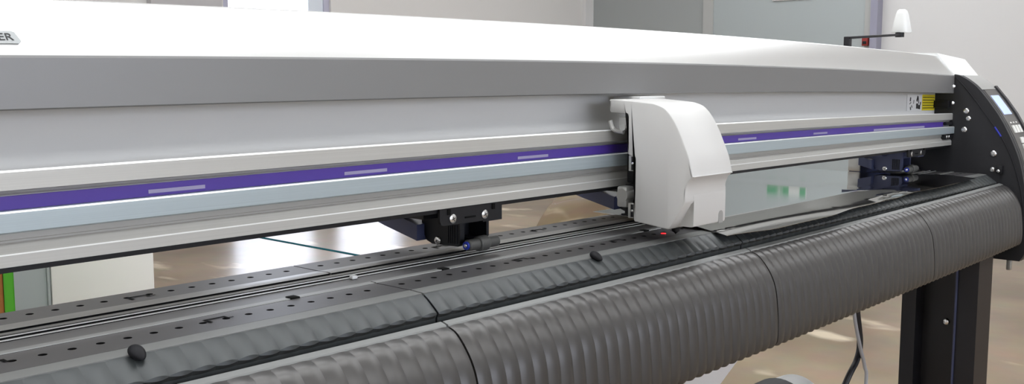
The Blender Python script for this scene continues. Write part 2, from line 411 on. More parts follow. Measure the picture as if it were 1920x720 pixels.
# --- platen: rear plate, front plate with real suction holes, groove strips
ZP = .9572
J0 = .4557; P = .4
seg = [(-.344, .0557), (.0557, .4557), (.4557, .8557), (.8557, 1.2557), (1.2557, 1.6195)]
GAP = .0008
def perforated(bm, s0, s1, y0, y1, yh, z, pitch, phase, r=.0024, depth=.004):
    """plate top with a row of round holes at y=yh"""
    k0 = math.ceil((s0 + .006 - phase) / pitch); k1 = math.floor((s1 - .006 - phase) / pitch)
    xs = [phase + k * pitch for k in range(k0, k1 + 1)]
    hw = pitch * .42; hy = min(yh - y0, y1 - yh) * .92
    def quad(a, b2, c2, d2):
        if b2 - a > 1e-6 and d2 - c2 > 1e-6: bm.faces.new([bm.verts.new(p) for p in ((a, c2, z), (b2, c2, z), (b2, d2, z), (a, d2, z))])
    quad(s0, s1, y0, yh - hy); quad(s0, s1, yh + hy, y1)
    x = s0
    for c in xs:
        quad(x, c - hw, yh - hy, yh + hy); x = c + hw
        N = 16; sq = []; ci = []; lo = []
        for i in range(N):
            a = 2 * PI * i / N + PI / 4
            ca_, sa_ = math.cos(a), math.sin(a); m_ = max(abs(ca_), abs(sa_))
            sq.append(bm.verts.new((c + hw * ca_ / m_, yh + hy * sa_ / m_, z)))
            ci.append(bm.verts.new((c + r * ca_, yh + r * sa_, z))); lo.append(bm.verts.new((c + r * ca_, yh + r * sa_, z - depth)))
        for i in range(N):
            j = (i + 1) % N
            bm.faces.new((sq[i], sq[j], ci[j], ci[i])); f = bm.faces.new((ci[i], ci[j], lo[j], lo[i])); f.material_index = 1
        f = bm.faces.new(lo); f.material_index = 1
    quad(x, s1, yh - hy, yh + hy)
def skirt(bm, s0, s1, y0, y1, z, zb):
    for p in (((s0, y0), (s1, y0)), ((s1, y0), (s1, y1)), ((s1, y1), (s0, y1)), ((s0, y1), (s0, y0))):
        bm.faces.new([bm.verts.new(v) for v in ((*p[0], z), (*p[1], z), (*p[1], zb), (*p[0], zb))])
def slot(bm, s, y, w, d):
    """C-shaped cut-out mark"""
    z = ZP + .0003
    e = d * .3 + .0022
    p = [(-w, -d), (-w + .0024, -d), (-w + .0024, d * .3), (w - .0024, d * .3), (w - .0024, -d * .5), (w + .003, -d * .5), (w + .003, -d * .2), (w, -d * .2), (w, e), (-w, e)]
    bm.faces.new([bm.verts.new((s + a, y + b2, z)) for a, b2 in p])
for (a, c2) in seg:
    a += GAP; c2 -= GAP
    bm = BM(); perforated(bm, a, c2, .6065, .6385, .6235, ZP, .0156, .2362)
    skirt(bm, a, c2, .6065, .6385, ZP, .935)
    r = build('rear_platen', bm, [M['platen'], M['hole']], PL, smooth=20)
    bm = BM(); sweep(bm, [(.6064, ZP + .0001), (.597, ZP + .0006), (.5925, ZP + .0002), (.5925, .9475), (.6064, .9475)], a, c2, 6, mis=[0, 0, 1, 1, 1]); build('rear_lip', bm, [M['lip'], M['hole']], PL)
    bm = BM(); sweep(bm, [(.6386, ZP), (.6398, ZP - .0008), (.640, ZP - .003), (.640, .90), (.6386, .90)], a, c2, 4); build('rear_edge', bm, M['platen'], PL)
    bm = BM(); perforated(bm, a, c2, .5065, .5402, .5255, ZP, .0155, .2022)
    skirt(bm, a, c2, .5065, .5402, ZP, .935)
    r2 = build('front_platen', bm, [M['platen'], M['hole']], PL, smooth=20)
    for k in (0, 1):
        s = (a + .1365, c2 - .1345)[k]
        bm = BM(); slot(bm, s, .6195, .0075, .005); build('slot_mark', bm, M['hole'], r, smooth=0)
    for k in (0, 1):
        s = (a + .1365, c2 - .1340)[k]
        bm = BM(); slot(bm, s, .5275, .0075, .005); build('slot_mark', bm, M['hole'], r2, smooth=0)
    bm = BM(); sweep(bm, [(.5416, .952), (.5416, ZP - .0002), (.5422, ZP + .0003), (.5474, ZP + .0003), (.5479, ZP - .0002), (.5479, .952)], a, c2, 6, mis=[1, 0, 0, 0, 1, 1]); build('cutter_rail', bm, [M['apronlip'], M['hole']], PL)
    for s in (a + .0675, c2 - .0675):
        bm = BM(); box(bm, (s - .0035, .5405, ZP - .003), (s + .0035, .5478, ZP + .0010), .0006); build('cutter_stop', bm, M['hole'], PL)
bm = BM(); box(bm, (SX0, .5066, .930), (SX1, .6384, .9470)); build('platen_base', bm, M['blackm'], PL, smooth=0)
for nm, y0, y1, dz, m_ in (('groove_strip', .5862, .5917, -.0008, 'lip'), ('grit_rail', .5783, .5800, .0000, 'edge_highlight'), ('dark_channel', .5716, .5782, -.0012, 'housing'), ('grit_rail', .5698, .5715, .0000, 'edge_highlight'), ('channel_plate', .5487, .5697, -.0008, 'platen')):  # pale grit rails paint in the thin highlights beside the dark channel
    bm = BM(); sweep(bm, [(y0, .9471), (y0, ZP + dz - .0005), (y0 + .0005, ZP + dz), (y1 - .0005, ZP + dz), (y1, ZP + dz - .0005), (y1, .9471)], SX0, SX1, 8, mis=[1, 0, 0, 0, 1, 1]); build(nm, bm, [M[m_], M['hole']], PL)
# grit roller sections lying in the groove
for s in (.02, .30, .465, .585, .86, 1.13, 1.40, 1.5):
    bm = BM(); lathe(bm, (s, .5834, .9512), (1, 0, 0), [(0, 0), (0, .0026), (.001, .0030), (.049, .0030), (.05, .0026), (.05, 0)], 16); build('grit_roller', bm, M['blackm'], PL)
bm = BM(); box(bm, (.4545, .5655, ZP - .0008), (.4595, .5695, ZP + .0018), .0008); build('white_clip', bm, M['cap'], PL)

# --- ribbed apron and rounded front covers
RP = P / 29
def ribbed(bm, prof, amps, s0, s1, per=12):
    n = max(2, round((s1 - s0) / RP * per))
    nv = []
    for i, (y, z) in enumerate(prof):
        a = prof[max(i - 1, 0)]; c2 = prof[min(i + 1, len(prof) - 1)]
        t = Vector((c2[0] - a[0], c2[1] - a[1])).normalized()
        nv.append((t.y, -t.x) if False else (-t.y * -1, t.x * -1))
    rings = []
    ss = sorted({round(s0 + (s1 - s0) * i / n, 6) for i in range(n + 1)} | {round(J0 + k * RP, 6) for k in range(-80, 120) if s0 < J0 + k * RP < s1})
    for s in ss:
        w = abs(math.sin(PI * (s - J0) / RP))
        rings.append([bm.verts.new((s, y + nx * am * w, z + nz * am * w)) for (y, z), (nx, nz), am in zip(prof, nv, amps)])
    for r0, r1 in zip(rings, rings[1:]):
        for k in range(len(prof) - 1): bm.faces.new((r0[k], r1[k], r1[k + 1], r0[k + 1]))
# profiles run from the back/top to the front/bottom
apron = [(.5060, ZP - .001), (.5055, ZP + .0002), (.4932, ZP - .0004)]
ribs = spl2([(.4930, ZP - .0012), (.4885, ZP - .0040), (.4835, ZP - .0080), (.4790, ZP - .0118)], 3)
riser = [(.4788, ZP - .0122), (.4800, ZP - .0150), (.4802, ZP - .0215)]
bulge_lip = [(.4762, .936), (.4757, .9385), (.4748, .9400), (.4700, .9385), (.4694, .9375)]
bulge = spl2([(.4690, .9372), (.4606, .9335), (.4500, .9215), (.4432, .9075), (.4402, .8900), (.4386, .8700), (.4392, .8560), (.4420, .8510)], 4)
def nrm_amp(n, a, fade):
    return [a * min(1, i / fade) for i in range(n)]
for i, (a, c2) in enumerate(seg):
    if i == 4: c2 = 1.6155
    a += .0009; c2 -= .0009
    bm = BM(); sweep(bm, apron + [(.4932, .9480), (.5060, .9480)], a, c2, 4); build('apron_lip', bm, M['apronlip'], PL)
    bm = BM(); ribbed(bm, ribs + riser, [.0004 + .0018 * min(1, k / 9) for k in range(len(ribs))] + [.0018, .0004, 0], a, c2); build('ribbed_apron', bm, M['apron'], PL, smooth=14, solid=.002)
    bm = BM(); sweep(bm, bulge_lip + [(.4694, .9330), (.4762, .9330)], a, c2, 12); build('cover_lip', bm, M['apronlip'], PL, True)
    bm = BM(); ribbed(bm, bulge, [.0007 + .0006 * min(1, k / 6) for k in range(len(bulge))], a, c2); build('front_cover', bm, M['cover'], PL, True, 14, solid=.0025)
bm = BM(); box(bm, (SX0, .4795, .880), (SX1, .5062, .9350)); build('front_frame', bm, M['blackm'], PL, smooth=0)
bm = BM(); box(bm, (SX0, .5064, .860), (SX1, .6384, .9299)); build('under_tray', bm, M['blackm'], PL, smooth=0)
bm = BM(); sweep(bm, [(.4778, .9335), (.4792, .9335), (.4792, .88), (.4778, .88)], SX0, 1.614, 20); build('shadow_gap_strip', bm, M['blackm'], PL, True)
# black rubber stops on the apron lip
for s in (-.148, .2515, .6432):
    bm = BM(); bmesh.ops.create_uvsphere(bm, u_segments=24, v_segments=14, radius=1)
    rt = Matrix.Rotation(.42, 4, 'X')
    for v in bm.verts:
        q = Vector((v.co.x * .0043 * (1 + .15 * v.co.y), v.co.y * .0062, v.co.z * (.0030 + .0006 * v.co.y))); q.z = max(q.z, -.002)
        v.co = rt @ q + Vector((s, .4905, ZP + .0006))
    build('rubber_stop', bm, M['rubber'], PL)

# --- pinch roller units
def pinch(s):
    d = s - .575
    def X(v): return v + d
    bm = BM()
    # mounting plate with rounded lower corners
    pts = [(.527, 1.0018), (.527, .9925), (.5285, .9896), (.532, .9885), (.589, .9885), (.5925, .9896), (.594, .9925), (.594, 1.0018)]
    f = [bm.verts.new((X(a), .5505, z)) for a, z in pts]; k_ = [bm.verts.new((X(a), .5528, z)) for a, z in pts]
    bm.faces.new(f); bm.faces.new(list(reversed(k_)))
    for i in range(len(pts)): bm.faces.new((f[i], f[(i + 1) % 8], k_[(i + 1) % 8], k_[i]))
    u = build('pinch_roller_unit', bm, M['blackm'], PL)
    for a, z in ((.5405, .9932), (.5758, .9932)):
        build('screw', screw_bm((X(a), .5504, z), (0, -1, 0), .0036, .0012), [M['chrome'], M['ink']], u)
    bm = BM(); box(bm, (X(.5535), .5498, .9922), (X(.5655), .5504, .9936), .0002)
    for a in (.5345, .5840): box(bm, (X(a), .5498, .9965), (X(a + .0035), .5504, 1.001), .0002)
    build('plate_slot', bm, M['hole'], u)
    # fork block, open to the front
    bm = BM()
    side = [(.5772, .9875), (.5772, .9665), (.580, .9640), (.610, .9632), (.6165, .9655), (.6195, .9700), (.6225, .9800), (.6235, .9980), (.5772, .9980)]
    for a, b2 in ((.575, .5800), (.6060, .6090)):
        sd = side if a < .6 else [(.5772, .9858), (.5772, .9700), (.582, .9660), (.600, .9660), (.616, .9720), (.620, .9858)]
        f = [bm.verts.new((X(a), y, z)) for y, z in sd]; k_ = [bm.verts.new((X(b2), y, z)) for y, z in sd]
        bm.faces.new(f); bm.faces.new(list(reversed(k_)))
        for i in range(len(sd)): bm.faces.new((f[i], f[(i + 1) % len(sd)], k_[(i + 1) % len(sd)], k_[i]))
    box(bm, (X(.5799), .5772, .9828), (X(.6061), .620, .9862)); box(bm, (X(.5799), .598, .9645), (X(.6061), .620, .9829))
    box(bm, (X(.5799), .556, .9862), (X(.602), .60, .9980)); box(bm, (X(.588), .570, .9640), (X(.598), .5985, .9700), .001)
    box(bm, (X(.556), .6000, .9860), (X(.580), .6600, .9984))
    build('fork', bm, M['bluedark'] if s > 1.2 else M['blackp'], u)
    bm = BM()
    for k in range(5): box(bm, (X(.5743), .5805 + k * .0024, .9660), (X(.5751), .5818 + k * .0024, .9815))
    build('fork_ribs', bm, M['blackp'], u)
    build('pivot_screw', screw_bm((X(.5749), .6025, .9668), (-1, 0, 0), .0036, .0022), [M['chrome'], M['ink']], u)
    # arm reaching back to the lever shaft
    bm = BM()
    pr = [(.6195, .9655), (.660, .9745), (.700, .9850), (.700, .9970), (.660, .9880), (.6195, .9790)]
    if s > 1.2: pr = [(.6195, .9655), (.632, .9685), (.640, .9705), (.640, .9840), (.632, .9820), (.6195, .9790)]
    f = [bm.verts.new((X(.5665), y, z)) for y, z in pr]; k_ = [bm.verts.new((X(.5800), y, z)) for y, z in pr]
    bm.faces.new(f); bm.faces.new(list(reversed(k_)))
    for i in range(6): bm.faces.new((f[i], f[(i + 1) % 6], k_[(i + 1) % 6], k_[i]))
    if s < 1.2: cyl(bm, (X(.562), .697, .992), (X(.586), .697, .992), .0045, 14)
    build('arm', bm, M['bluedark'], u)
    # roller
    bm = BM(); zc = .9660 if s < .8 else (.9698 if s < 1.2 else .9670); yc = .5695
    lathe(bm, (X(.5750), yc, zc), (1, 0, 0), [(0, 0), (0, .0030), (.0004, .0042), (.0012, .0047), (.0120, .0047), (.0122, .0058), (.0132, .0064), (.0215, .0064), (.0226, .0058), (.0230, .0047), (.0345, .0047), (.0355, .0040), (.0355, 0)], 28)
    ro = build('roller', bm, M['roller'], u)
    bm = BM(); lathe(bm, (X(.5733), yc, zc), (1, 0, 0), [(0, 0), (0, .0030), (.0003, .0034), (.0017, .0034), (.0017, 0)], 20); build('end_cap', bm, M['bluecap'], ro)
    bm = BM(); lathe(bm, (X(.5727), yc, zc), (1, 0, 0), [(0, 0), (.0001, .0012), (.0006, .0016), (.0006, 0)], 14); build('axle_tip', bm, M['chrome'], ro)
    return u
for s in (.575, .850, 1.498): pinch(s)

# --- carriage head
HS0, HS1 = .735, .801
out = [(.5475, 1.0817), (.5480, 1.0805), (.5480, 1.0722), (.5474, 1.0706), (.5462, 1.0698), (.5297, 1.0688), (.5284, 1.0682), (.5278, 1.0670), (.5274, 1.0345), (.5268, 1.0332), (.5258, 1.0326), (.5212, 1.0316), (.5201, 1.0311), (.5196, 1.0301),
       (.5200, .9763), (.5196, .9744), (.5183, .9736), (.4900, .9707), (.4840, .9702), (.4822, .9712), (.4775, .9772), (.4662, .9945), (.4659, .9960), (.4660, 1.0000), (.4659, 1.0040), (.4652, 1.0085), (.4632, 1.0132), (.4592, 1.0172), (.4593, 1.0178)]
arc = spl2([(.4593, 1.0178), (.4628, 1.0318), (.4684, 1.0446), (.4734, 1.0550), (.4792, 1.0646), (.4850, 1.0715), (.4903, 1.0756), (.4983, 1.0783), (.5050, 1.0793), (.5314, 1.0813)], 3)[1:]
prof = out + arc
bm = BM()
def inset(p, d):
    """rounded-over outline for the side faces"""
    n = len(p); r = []
    for i in range(n):
        a, c2 = Vector(p[i - 1]), Vector(p[(i + 1) % n]); t = (c2 - a).normalized()
        r.append((p[i][0] - t.y * d, p[i][1] + t.x * d))
    return r
# orientation: choose inset direction that shrinks
def area(p): return sum(p[i - 1][0] * p[i][1] - p[i][0] * p[i - 1][1] for i in range(len(p))) / 2
sg = 1 if area(prof) > 0 else -1
rings = []
for s, dd in ((HS0, .0016), (HS0 + .0005, .0006), (HS0 + .0016, 0), (HS1 - .0016, 0), (HS1 - .0005, .0006), (HS1, .0016)):
    q = inset(prof, dd * sg); rings.append([bm.verts.new((s, y, z)) for y, z in q])
N = len(prof)
for r0, r1 in zip(rings, rings[1:]):
    for k in range(N): bm.faces.new((r0[k], r0[(k + 1) % N], r1[(k + 1) % N], r1[k]))
f0 = bm.faces.new(rings[0]); f1 = bm.faces.new(list(reversed(rings[-1])))
bmesh.ops.triangulate(bm, faces=[f0, f1])
HD = build('carriage_head', bm, M['head'], PL, smooth=32)
# lower front panel with concave flare and notch
bm = BM()
fl = [(.4685, 1.0090), (.4668, 1.0070), (.4661, 1.0035), (.4659, .9985), (.4659, .9940), (.4660, .9745), (.4666, .9728), (.4682, .9722), (.4860, .9722), (.4860, 1.0090)]
sa, sb = HS0 + .0135, HS1 - .0002
def flare(i): # the left edge fans out to the full width at the top
    return sa - .0075 * max(0, 1 - i / 4.0) ** 1.6
nf = len(fl); rows = []
for i, (y, z) in enumerate(fl):
    l = flare(i) if i < 8 else sa
    rows.append([bm.verts.new((l + (sb - l) * t, y, z)) for t in (0, .02, .5, .76, .90, .98, 1)])
for i in range(nf):
    j = (i + 1) % nf
    for k in range(6): bm.faces.new((rows[i][k], rows[i][k + 1], rows[j][k + 1], rows[j][k]))
bm.faces.new([r[0] for r in rows]); bm.faces.new([r[-1] for r in reversed(rows)])
build('nose_panel', bm, M['head'], HD, smooth=30)
bm = BM()   # thumb notch at the lower right corner
pts = [(.7895, .9720)] + [(.7895 + .0037 - .0037 * math.cos(PI * k / 10), .9795 + .0037 * math.sin(PI * k / 10)) for k in range(11)] + [(.7969, .9720)]
f = [bm.verts.new((a, .4657, z)) for a, z in pts]; k_ = [bm.verts.new((a, .4662, z)) for a, z in pts]
bm.faces.new(f); bm.faces.new(list(reversed(k_)))
for i in range(len(pts)): bm.faces.new((f[i], f[(i + 1) % len(pts)], k_[(i + 1) % len(pts)], k_[i]))
build('finger_notch', bm, M['hsilver'], HD)
bm = BM(); sweep(bm, [(.4590, 1.0178), (.4587, 1.0174), (.4592, 1.0168), (.4600, 1.0170)], HS0 + .0012, HS1 - .0012, 4); build('seam_edge', bm, M['panel'], HD)
# slide mechanism behind the head
bm = BM(); box(bm, (HS0 + .024, .5282, 1.005), (HS1 - .01, .5445, 1.068), .001); box(bm, (HS0 + .020, .5205, .976), (HS1 - .01, .5440, 1.0042), .001)
build('slide_block', bm, M['blackm'], HD)
bm = BM(); box(bm, (HS0 + .002, .5290, .9850), (HS0 + .014, .5400, 1.0040), .002); lathe(bm, (HS0 + .0018, .5340, .9960), (1, 0, 0), [(0, 0), (0, .006), (.004, .0065), (.012, .0065), (.012, 0)], 20)
build('guide_wheel', bm, M['zinc'], HD)
for z0, z1 in ((1.0185, 1.0325), (.9765, .9900)):
    bm = BM(); box(bm, (HS0 + .0005, .5206, z0), (HS0 + .0035, .5262, z1), .0006); bk = build('side_bracket', bm, M['zinc'], HD)
    bm = BM(); box(bm, (HS0 + .0003, .5206, z0 + .001), (HS0 + .0012, .5232, z1 - .001), .0002); build('bracket_shade', bm, M['blackm'], bk)
    build('screw', screw_bm((HS0 + .0003, .5215, (z0 + z1) / 2), (-1, 0, 0), .0011, .0008, False), M['chrome'], bk)
bm = BM(); box(bm, (HS0 + .001, .5293, 1.0560), (HS0 + .012, .5380, 1.0660), .001); lathe(bm, (HS0 + .0005, .5335, 1.0570), (1, 0, 0), [(0, 0), (0, .0035), (.006, .0035), (.006, 0)], 6); build('belt_clamp', bm, M['zinc'], HD)
bm = BM(); tube(bm, spline([(HS0 + .002, .5475, 1.0625), (HS0 + .002, .5450, 1.0560), (HS0 + .002, .5400, 1.0535), (HS0 + .002, .5330, 1.0530)], 6), .0022, 10); build('belt_hook', bm, M['zinc'], HD)
bm = BM(); box(bm, (HS0 + .036, .540, 1.0805), (HS1 + .012, .5700, 1.0838), .001); build('cable_arm', bm, M['panel'], HD)
# tool holder under the head
bm = BM(); lathe(bm, (.770, .498, .9716), (0, 0, -1), [(0, 0), (0, .006), (.004, .006), (.005, .004), (.008, .0035), (.0095, .0012), (.011, 0)], 20); build('tool_holder', bm, M['blackm'], HD)
bm = BM(); lathe(bm, (.785, .5209, ZP + .0001), (0, 0, 1), [(0, .0026), (.0004, .0020), (.0006, 0)], 16); build('laser_dot', bm, M['laser'], HD)

# --- right end unit
def plate_profile(out_pts, s0, s1, name, m, parent, sm=28):
    bm = BM(); sweep(bm, out_pts, s0, s1, 1); return build(name, bm, m, parent, smooth=sm)
arcp = spl2([(.5400, 1.1052), (.5291, 1.0990), (.5157, 1.0885), (.5034, 1.0745), (.4926, 1.0605), (.4821, 1.0460), (.4725, 1.0300), (.4590, 1.0030), (.4475, .9720), (.4390, .9300), (.4355, .8900), (.4350, .8560), (.4360, .8400), (.4420, .8290)], 4)
EP = plate_profile([(.5490, 1.1075)] + [(a + .0004, z) for a, z in arcp] + [(.66, .829), (.66, 1.1075)], 1.6200, 1.6290, 'end_plate', M['plate'], PL)
HO = plate_profile([(.60, 1.1052)] + arcp + [(.66, .829), (.66, 1.1052)], 1.6292, 1.705, 'control_housing', [M['housing']], PL, 30)
tag(HO, 'curved charcoal control housing at the right end')
def arc_patch(t0, t1, s0, s1, m, name, parent, lift=.0006, th=.0012):
    """a piece of shell lying on the housing arc between arc parameters t0..t1 (0..1 by length)"""
    L = [0]
    for a, c2 in zip(arcp, arcp[1:]): L.append(L[-1] + math.hypot(c2[0] - a[0], c2[1] - a[1]))
    def at(t):
        d = t * L[-1]
        for i in range(len(L) - 1):
            if L[i] <= d <= L[i + 1] + 1e-9:
                u = (d - L[i]) / (L[i + 1] - L[i]); p = Vector(arcp[i]).lerp(Vector(arcp[i + 1]), u); tn = (Vector(arcp[i + 1]) - Vector(arcp[i])).normalized()
                n = Vector((tn.y, -tn.x)); 
                return p, n
    ts = [t0 + (t1 - t0) * i / 10 for i in range(11)]
    o_, i_ = [], []
    for t_ in ts:
        p, n = at(t_)
        if n.x > 0: n = -n
        o_.append(p + n * (lift + th)); i_.append(p + n * lift)
    bm = BM(); sweep(bm, [(v.x, v.y) for v in o_] + [(v.x, v.y) for v in reversed(i_)], s0, s1, 2)
    return build(name, bm, m, parent)
arc_patch(0.0, .115, 1.6295, 1.704, M['hsilver'], 'silver_band', HO, .0001, .0006)
fp = arc_patch(.118, .80, 1.637, 1.694, mat('control_face', (.11, .105, .10), .4), 'control_face', HO, .0001, .0006)
arc_patch(.155, .268, 1.6435, 1.681, M['lcd'], 'display_screen', HO, .0008, .0006)
arc_patch(.10, .95, 1.6945, 1.7045, M['housing'], 'side_rim', HO, .0001, .0035)
for t0 in (.33, ):
    for k in range(3): arc_patch(t0, t0 + .040, 1.646 + k * .0140, 1.6565 + k * .0140, M['button'], 'key_button', HO, .0008, .0016)
    for k in range(3): arc_patch(t0 - .02, t0 - .013, 1.649 + k * .0135, 1.655 + k * .0135, M['button'], 'key_mark', HO, .0008, .0002)
for t0 in (.395, .43, .475, .51): arc_patch(t0, t0 + .030, 1.657, 1.673, M['button'], 'key_button', HO, .0008, .0016)
# groove line with blue glow along the plate
led = spline([(1.6192, y, z) for y, z in ((.5465, 1.1020), (.5325, 1.0874), (.5187, 1.0705), (.5077, 1.0562), (.4929, 1.0365), (.4858, 1.0271), (.4741, 1.0091), (.4590, .9779), (.4462, .9384), (.4405, .9074))], 8)
bm = BM(); tube(bm, led, .0009, 8); build('edge_groove', bm, M['blackm'], EP)
bm = BM(); tube(bm, led[22:36], .0008, 8); build('blue_light', bm, M['led'], EP)
bm = BM(); tube(bm, led[39:47], .0012, 8); build('blue_light', bm, M['led'], EP)
for y, z, r in ((.5292, 1.0517, .0042), (.5255, 1.0404, .0038), (.5310, 1.0231, .0044), (.4867, .9885, .0046), (.4869, .9642, .0038)):
    build('bolt', screw_bm((1.6199, y, z), (-1, 0, 0), r, .003, False), M['chrome'], EP)
bm = BM(); box(bm, (1.6120, .4715, .9590), (1.6199, .4800, .9715), .0008); lt = build('latch', bm, M['blackm'], EP)
build('latch_pin', screw_bm((1.6119, .4765, .9632), (-1, 0, 0), .0024, .002, False), M['chrome'], lt)
for z in (1.0889, 1.0636):
    build('bolt', screw_bm((1.6150, .5480, z), (-.6, -.8, 0), .0028, .002, False), M['chrome'], PL)
bm = BM(); box(bm, (1.6120, .5535, 1.0560), (1.6195, .5765, 1.0670), .001); build('corner_block', bm, M['blackm'], PL)
bm = BM(); box(bm, (1.585, .5475, 1.0120), (1.6195, .5530, 1.0195), .001); build('belt_bracket', bm, M['blackm'], PL, True)
for s in (1.592, 1.601): build('screw', screw_bm((s, .5474, 1.0165), (0, -1, 0), .0026, .002, False), M['chrome'], PL, True)
# dark end cover behind the right-hand pinch roller
bm = BM(); box(bm, (1.502, .6415, .930), (1.6195, .660, .9985), .001); ec = build('end_cover', bm, M['bluedark'], PL)
bm = BM(); box(bm, (1.498, .6412, .960), (1.5018, .660, .986), .0008); build('lit_cover_edge', bm, M['zinc'], ec)  # pale strip stands in for the highlight on the cover's edge
for (s, y) in ((1.585, .610), (1.603, .600)):
    build('screw', screw_bm((s, y, ZP), (0, 0, 1), .0032, .004, False), M['chrome'], PL)
# white corner cap on top
a_ = [(.5495, 1.1062), (.5495, 1.1076), (.5775, 1.1402), (.64, 1.1415), (.66, 1.135), (.66, 1.1060)]
b_ = [(.5410, 1.1056), (.5420, 1.1062), (.5630, 1.1315), (.64, 1.1330), (.66, 1.127), (.66, 1.1060)]
bm = BM(); sweep(bm, a_, 1.6196, 1.7045, 10, prof2=b_); build('corner_cap', bm, M['cap'], PL)
tag(PL.children[-1], 'white plastic corner cap at the right end of the cover')

# warning labels on the back panel
Lb = BM(); box(Lb, (1.5045, .5762, 1.0585), (1.5635, .5769, 1.0835)); LB = build('warning_label', Lb, M['white'], PL, True, smooth=0)
bm = BM()
for (s, z, w, h, r) in ((1.517, 1.0760, .0035, .006, .2), (1.517, 1.0700, .006, .0012, -.5), (1.523, 1.0650, .0045, .0016, .9), (1.5185, 1.0620, .0028, .005, -.4), (1.530, 1.0720, .0015, .006, .2), (1.5445, 1.0770, .0045, .009, .5), (1.549, 1.0740, .0022, .009, -.3), (1.544, 1.0655, .007, .008, .0), (1.5525, 1.0640, .008, .0065, .1), (1.557, 1.0695, .003, .005, .4)):
    box(bm, (s - w / 2, .5759, z - h / 2), (s + w / 2, .57615, z + h / 2), rot=Matrix.Rotation(r, 4, 'Y'))
build('pictogram', bm, M['ink'], LB, True, smooth=0)
Lb = BM(); box(Lb, (1.5640, .5762, 1.0585), (1.6165, .5769, 1.0835)); LB2 = build('warning_label', Lb, M['yellow'], PL, True, smooth=0)
tag(LB, 'white label with black pictograms'); tag(LB2, 'yellow warning label with dark print')
bm = BM()
for k in range(5):
    x = 1.567
    while x < 1.612:
        w = random.uniform(.0015, .0045); box(bm, (x, .5759, 1.0616 + k * .0042), (min(x + w, 1.6140), .57615, 1.0630 + k * .0042)); x += w + .0014
build('warning_text', bm, M['ink'], LB2, True, smooth=0)

# name badge on the slanted cover, partly outside the frame
ty = Vector((0, .0268, .0314)).normalized(); nrm = Vector((0, -ty.z, ty.y))
def on_cover(s, v, lift=0.):   # v = height along the slope from the lower edge
    return Vector((s, .5496, 1.1152)) + ty * v + nrm * lift
bm = BM()
pts = [(.10, .0078), (.2255, .0078), (.2272, .0095), (.2255, .0158), (.2238, .0166), (.10, .0166)]
f = [bm.verts.new(on_cover(s, v, .0008)) for s, v in pts]; k_ = [bm.verts.new(on_cover(s, v, .0001)) for s, v in pts]
bm.faces.new(f); bm.faces.new(list(reversed(k_)))
for i in range(6): bm.faces.new((f[i], f[(i + 1) % 6], k_[(i + 1) % 6], k_[i]))
BG = build('name_badge', bm, M['badge'], PL, True)
cu = bpy.data.curves.new('badge_text', 'FONT'); cu.body = 'ER'; cu.size = .0072; cu.extrude = .0001; cu.align_x = 'RIGHT'; cu.shear = .0
to = bpy.data.objects.new('badge_text_curve', cu); COL.objects.link(to)
bpy.context.view_layer.update()
me = bpy.data.meshes.new_from_object(to.evaluated_get(bpy.context.evaluated_depsgraph_get()))
bpy.data.objects.remove(to); bpy.data.curves.remove(cu)
bm = BM(); bm.from_mesh(me); bpy.data.meshes.remove(me)
for v in bm.verts: v.co = on_cover(.2238 + v.co.x, .0098 + v.co.y, .0010 + v.co.z)
build('badge_text', bm, M['ink'], BG, True, smooth=0)

# status arm on the rear of the cover
bm = BM(); box(bm, (1.430, .636, 1.140), (1.441, .644, 1.1605), .0008); box(bm, (1.430, .636, 1.1575), (1.630, .644, 1.1612), .0008)
for v in bm.verts:
    if v.co.x > 1.45: v.co.z += (v.co.x - 1.44) * .058
LA = build('lever_arm', bm, M['blackm'], PL)
bm = BM(); lathe(bm, (1.628, .640, 1.1665), (0, 0, 1), [(0, 0), (0, .0068), (.0075, .0068), (.0075, 0)], 16); build('arm_pivot', bm, M['blackm'], LA)
bm = BM()
rg = []
for z, hw, hd in ((1.1738, .0165, .0125), (1.176, .0175, .013), (1.190, .0150, .0105), (1.203, .0120, .0080), (1.2085, .0100, .0060), (1.2105, .0065, .0035)):
    rg.append([bm.verts.new((1.635 + hw * .78 * max(-1, min(1, 1.25 * math.cos(2 * PI * k / 24))), .640 + hd * max(-1, min(1, 1.25 * math.sin(2 * PI * k / 24))), z)) for k in range(24)])
for r0, r1 in zip(rg, rg[1:]):
    for k in range(24): bm.faces.new((r0[k], r0[(k + 1) % 24], r1[(k + 1) % 24], r1[k]))
bm.faces.new(rg[0]); bm.faces.new(rg[-1])
build('lever_knob', bm, M['cap'], LA, smooth=50); tag(LA, 'black lever arm rising behind the cover'); tag(LA.children[-1], 'white tapered knob')

# left end unit, out of the frame
plate_profile([(.5490, 1.1075)] + arcp + [(.66, .829), (.66, 1.1075)], SX0 - .06, SX0 - .001, 'left_end_housing', M['housing'], PL)
# stand: channel legs, feet and cross bar
def leg(s):
    bm = BM()
    pr = [(.4614, 0), (.4900, 0), (.4900, .032), (.5480, .032), (.5480, 0), (.5690, 0), (.5690, .060), (.4614, .060)]
    lo = [bm.verts.new((s + x, y, .03)) for y, x in pr]; hi = [bm.verts.new((s + x, y, .86)) for y, x in pr]
    bm.faces.new(lo); bm.faces.new(list(reversed(hi)))
    for i in range(8):
        f = bm.faces.new((lo[i], lo[(i + 1) % 8], hi[(i + 1) % 8], hi[i]))
        if i == 7: f.material_index = 1  # front face painted lighter and browner, as the lit side
    l = build('leg', bm, [M['legm'], M['leg_lit_edge']], PL, smooth=0)
    build('bolt', screw_bm((s + .0319, .5135, .7414), (-1, 0, 0), .005, .004, False), M['chrome'], l)
    bm = BM(); box(bm, (s - .005, .4895, .04), (s - .0002, .4912, .855)); build('leg_trim', bm, M['bluedark'], l)
    bm = BM(); box(bm, (s, .25, .0), (s + .06, .85, .029), .006); build('foot', bm, M['legm'], PL)
leg(1.5); leg(-.2)
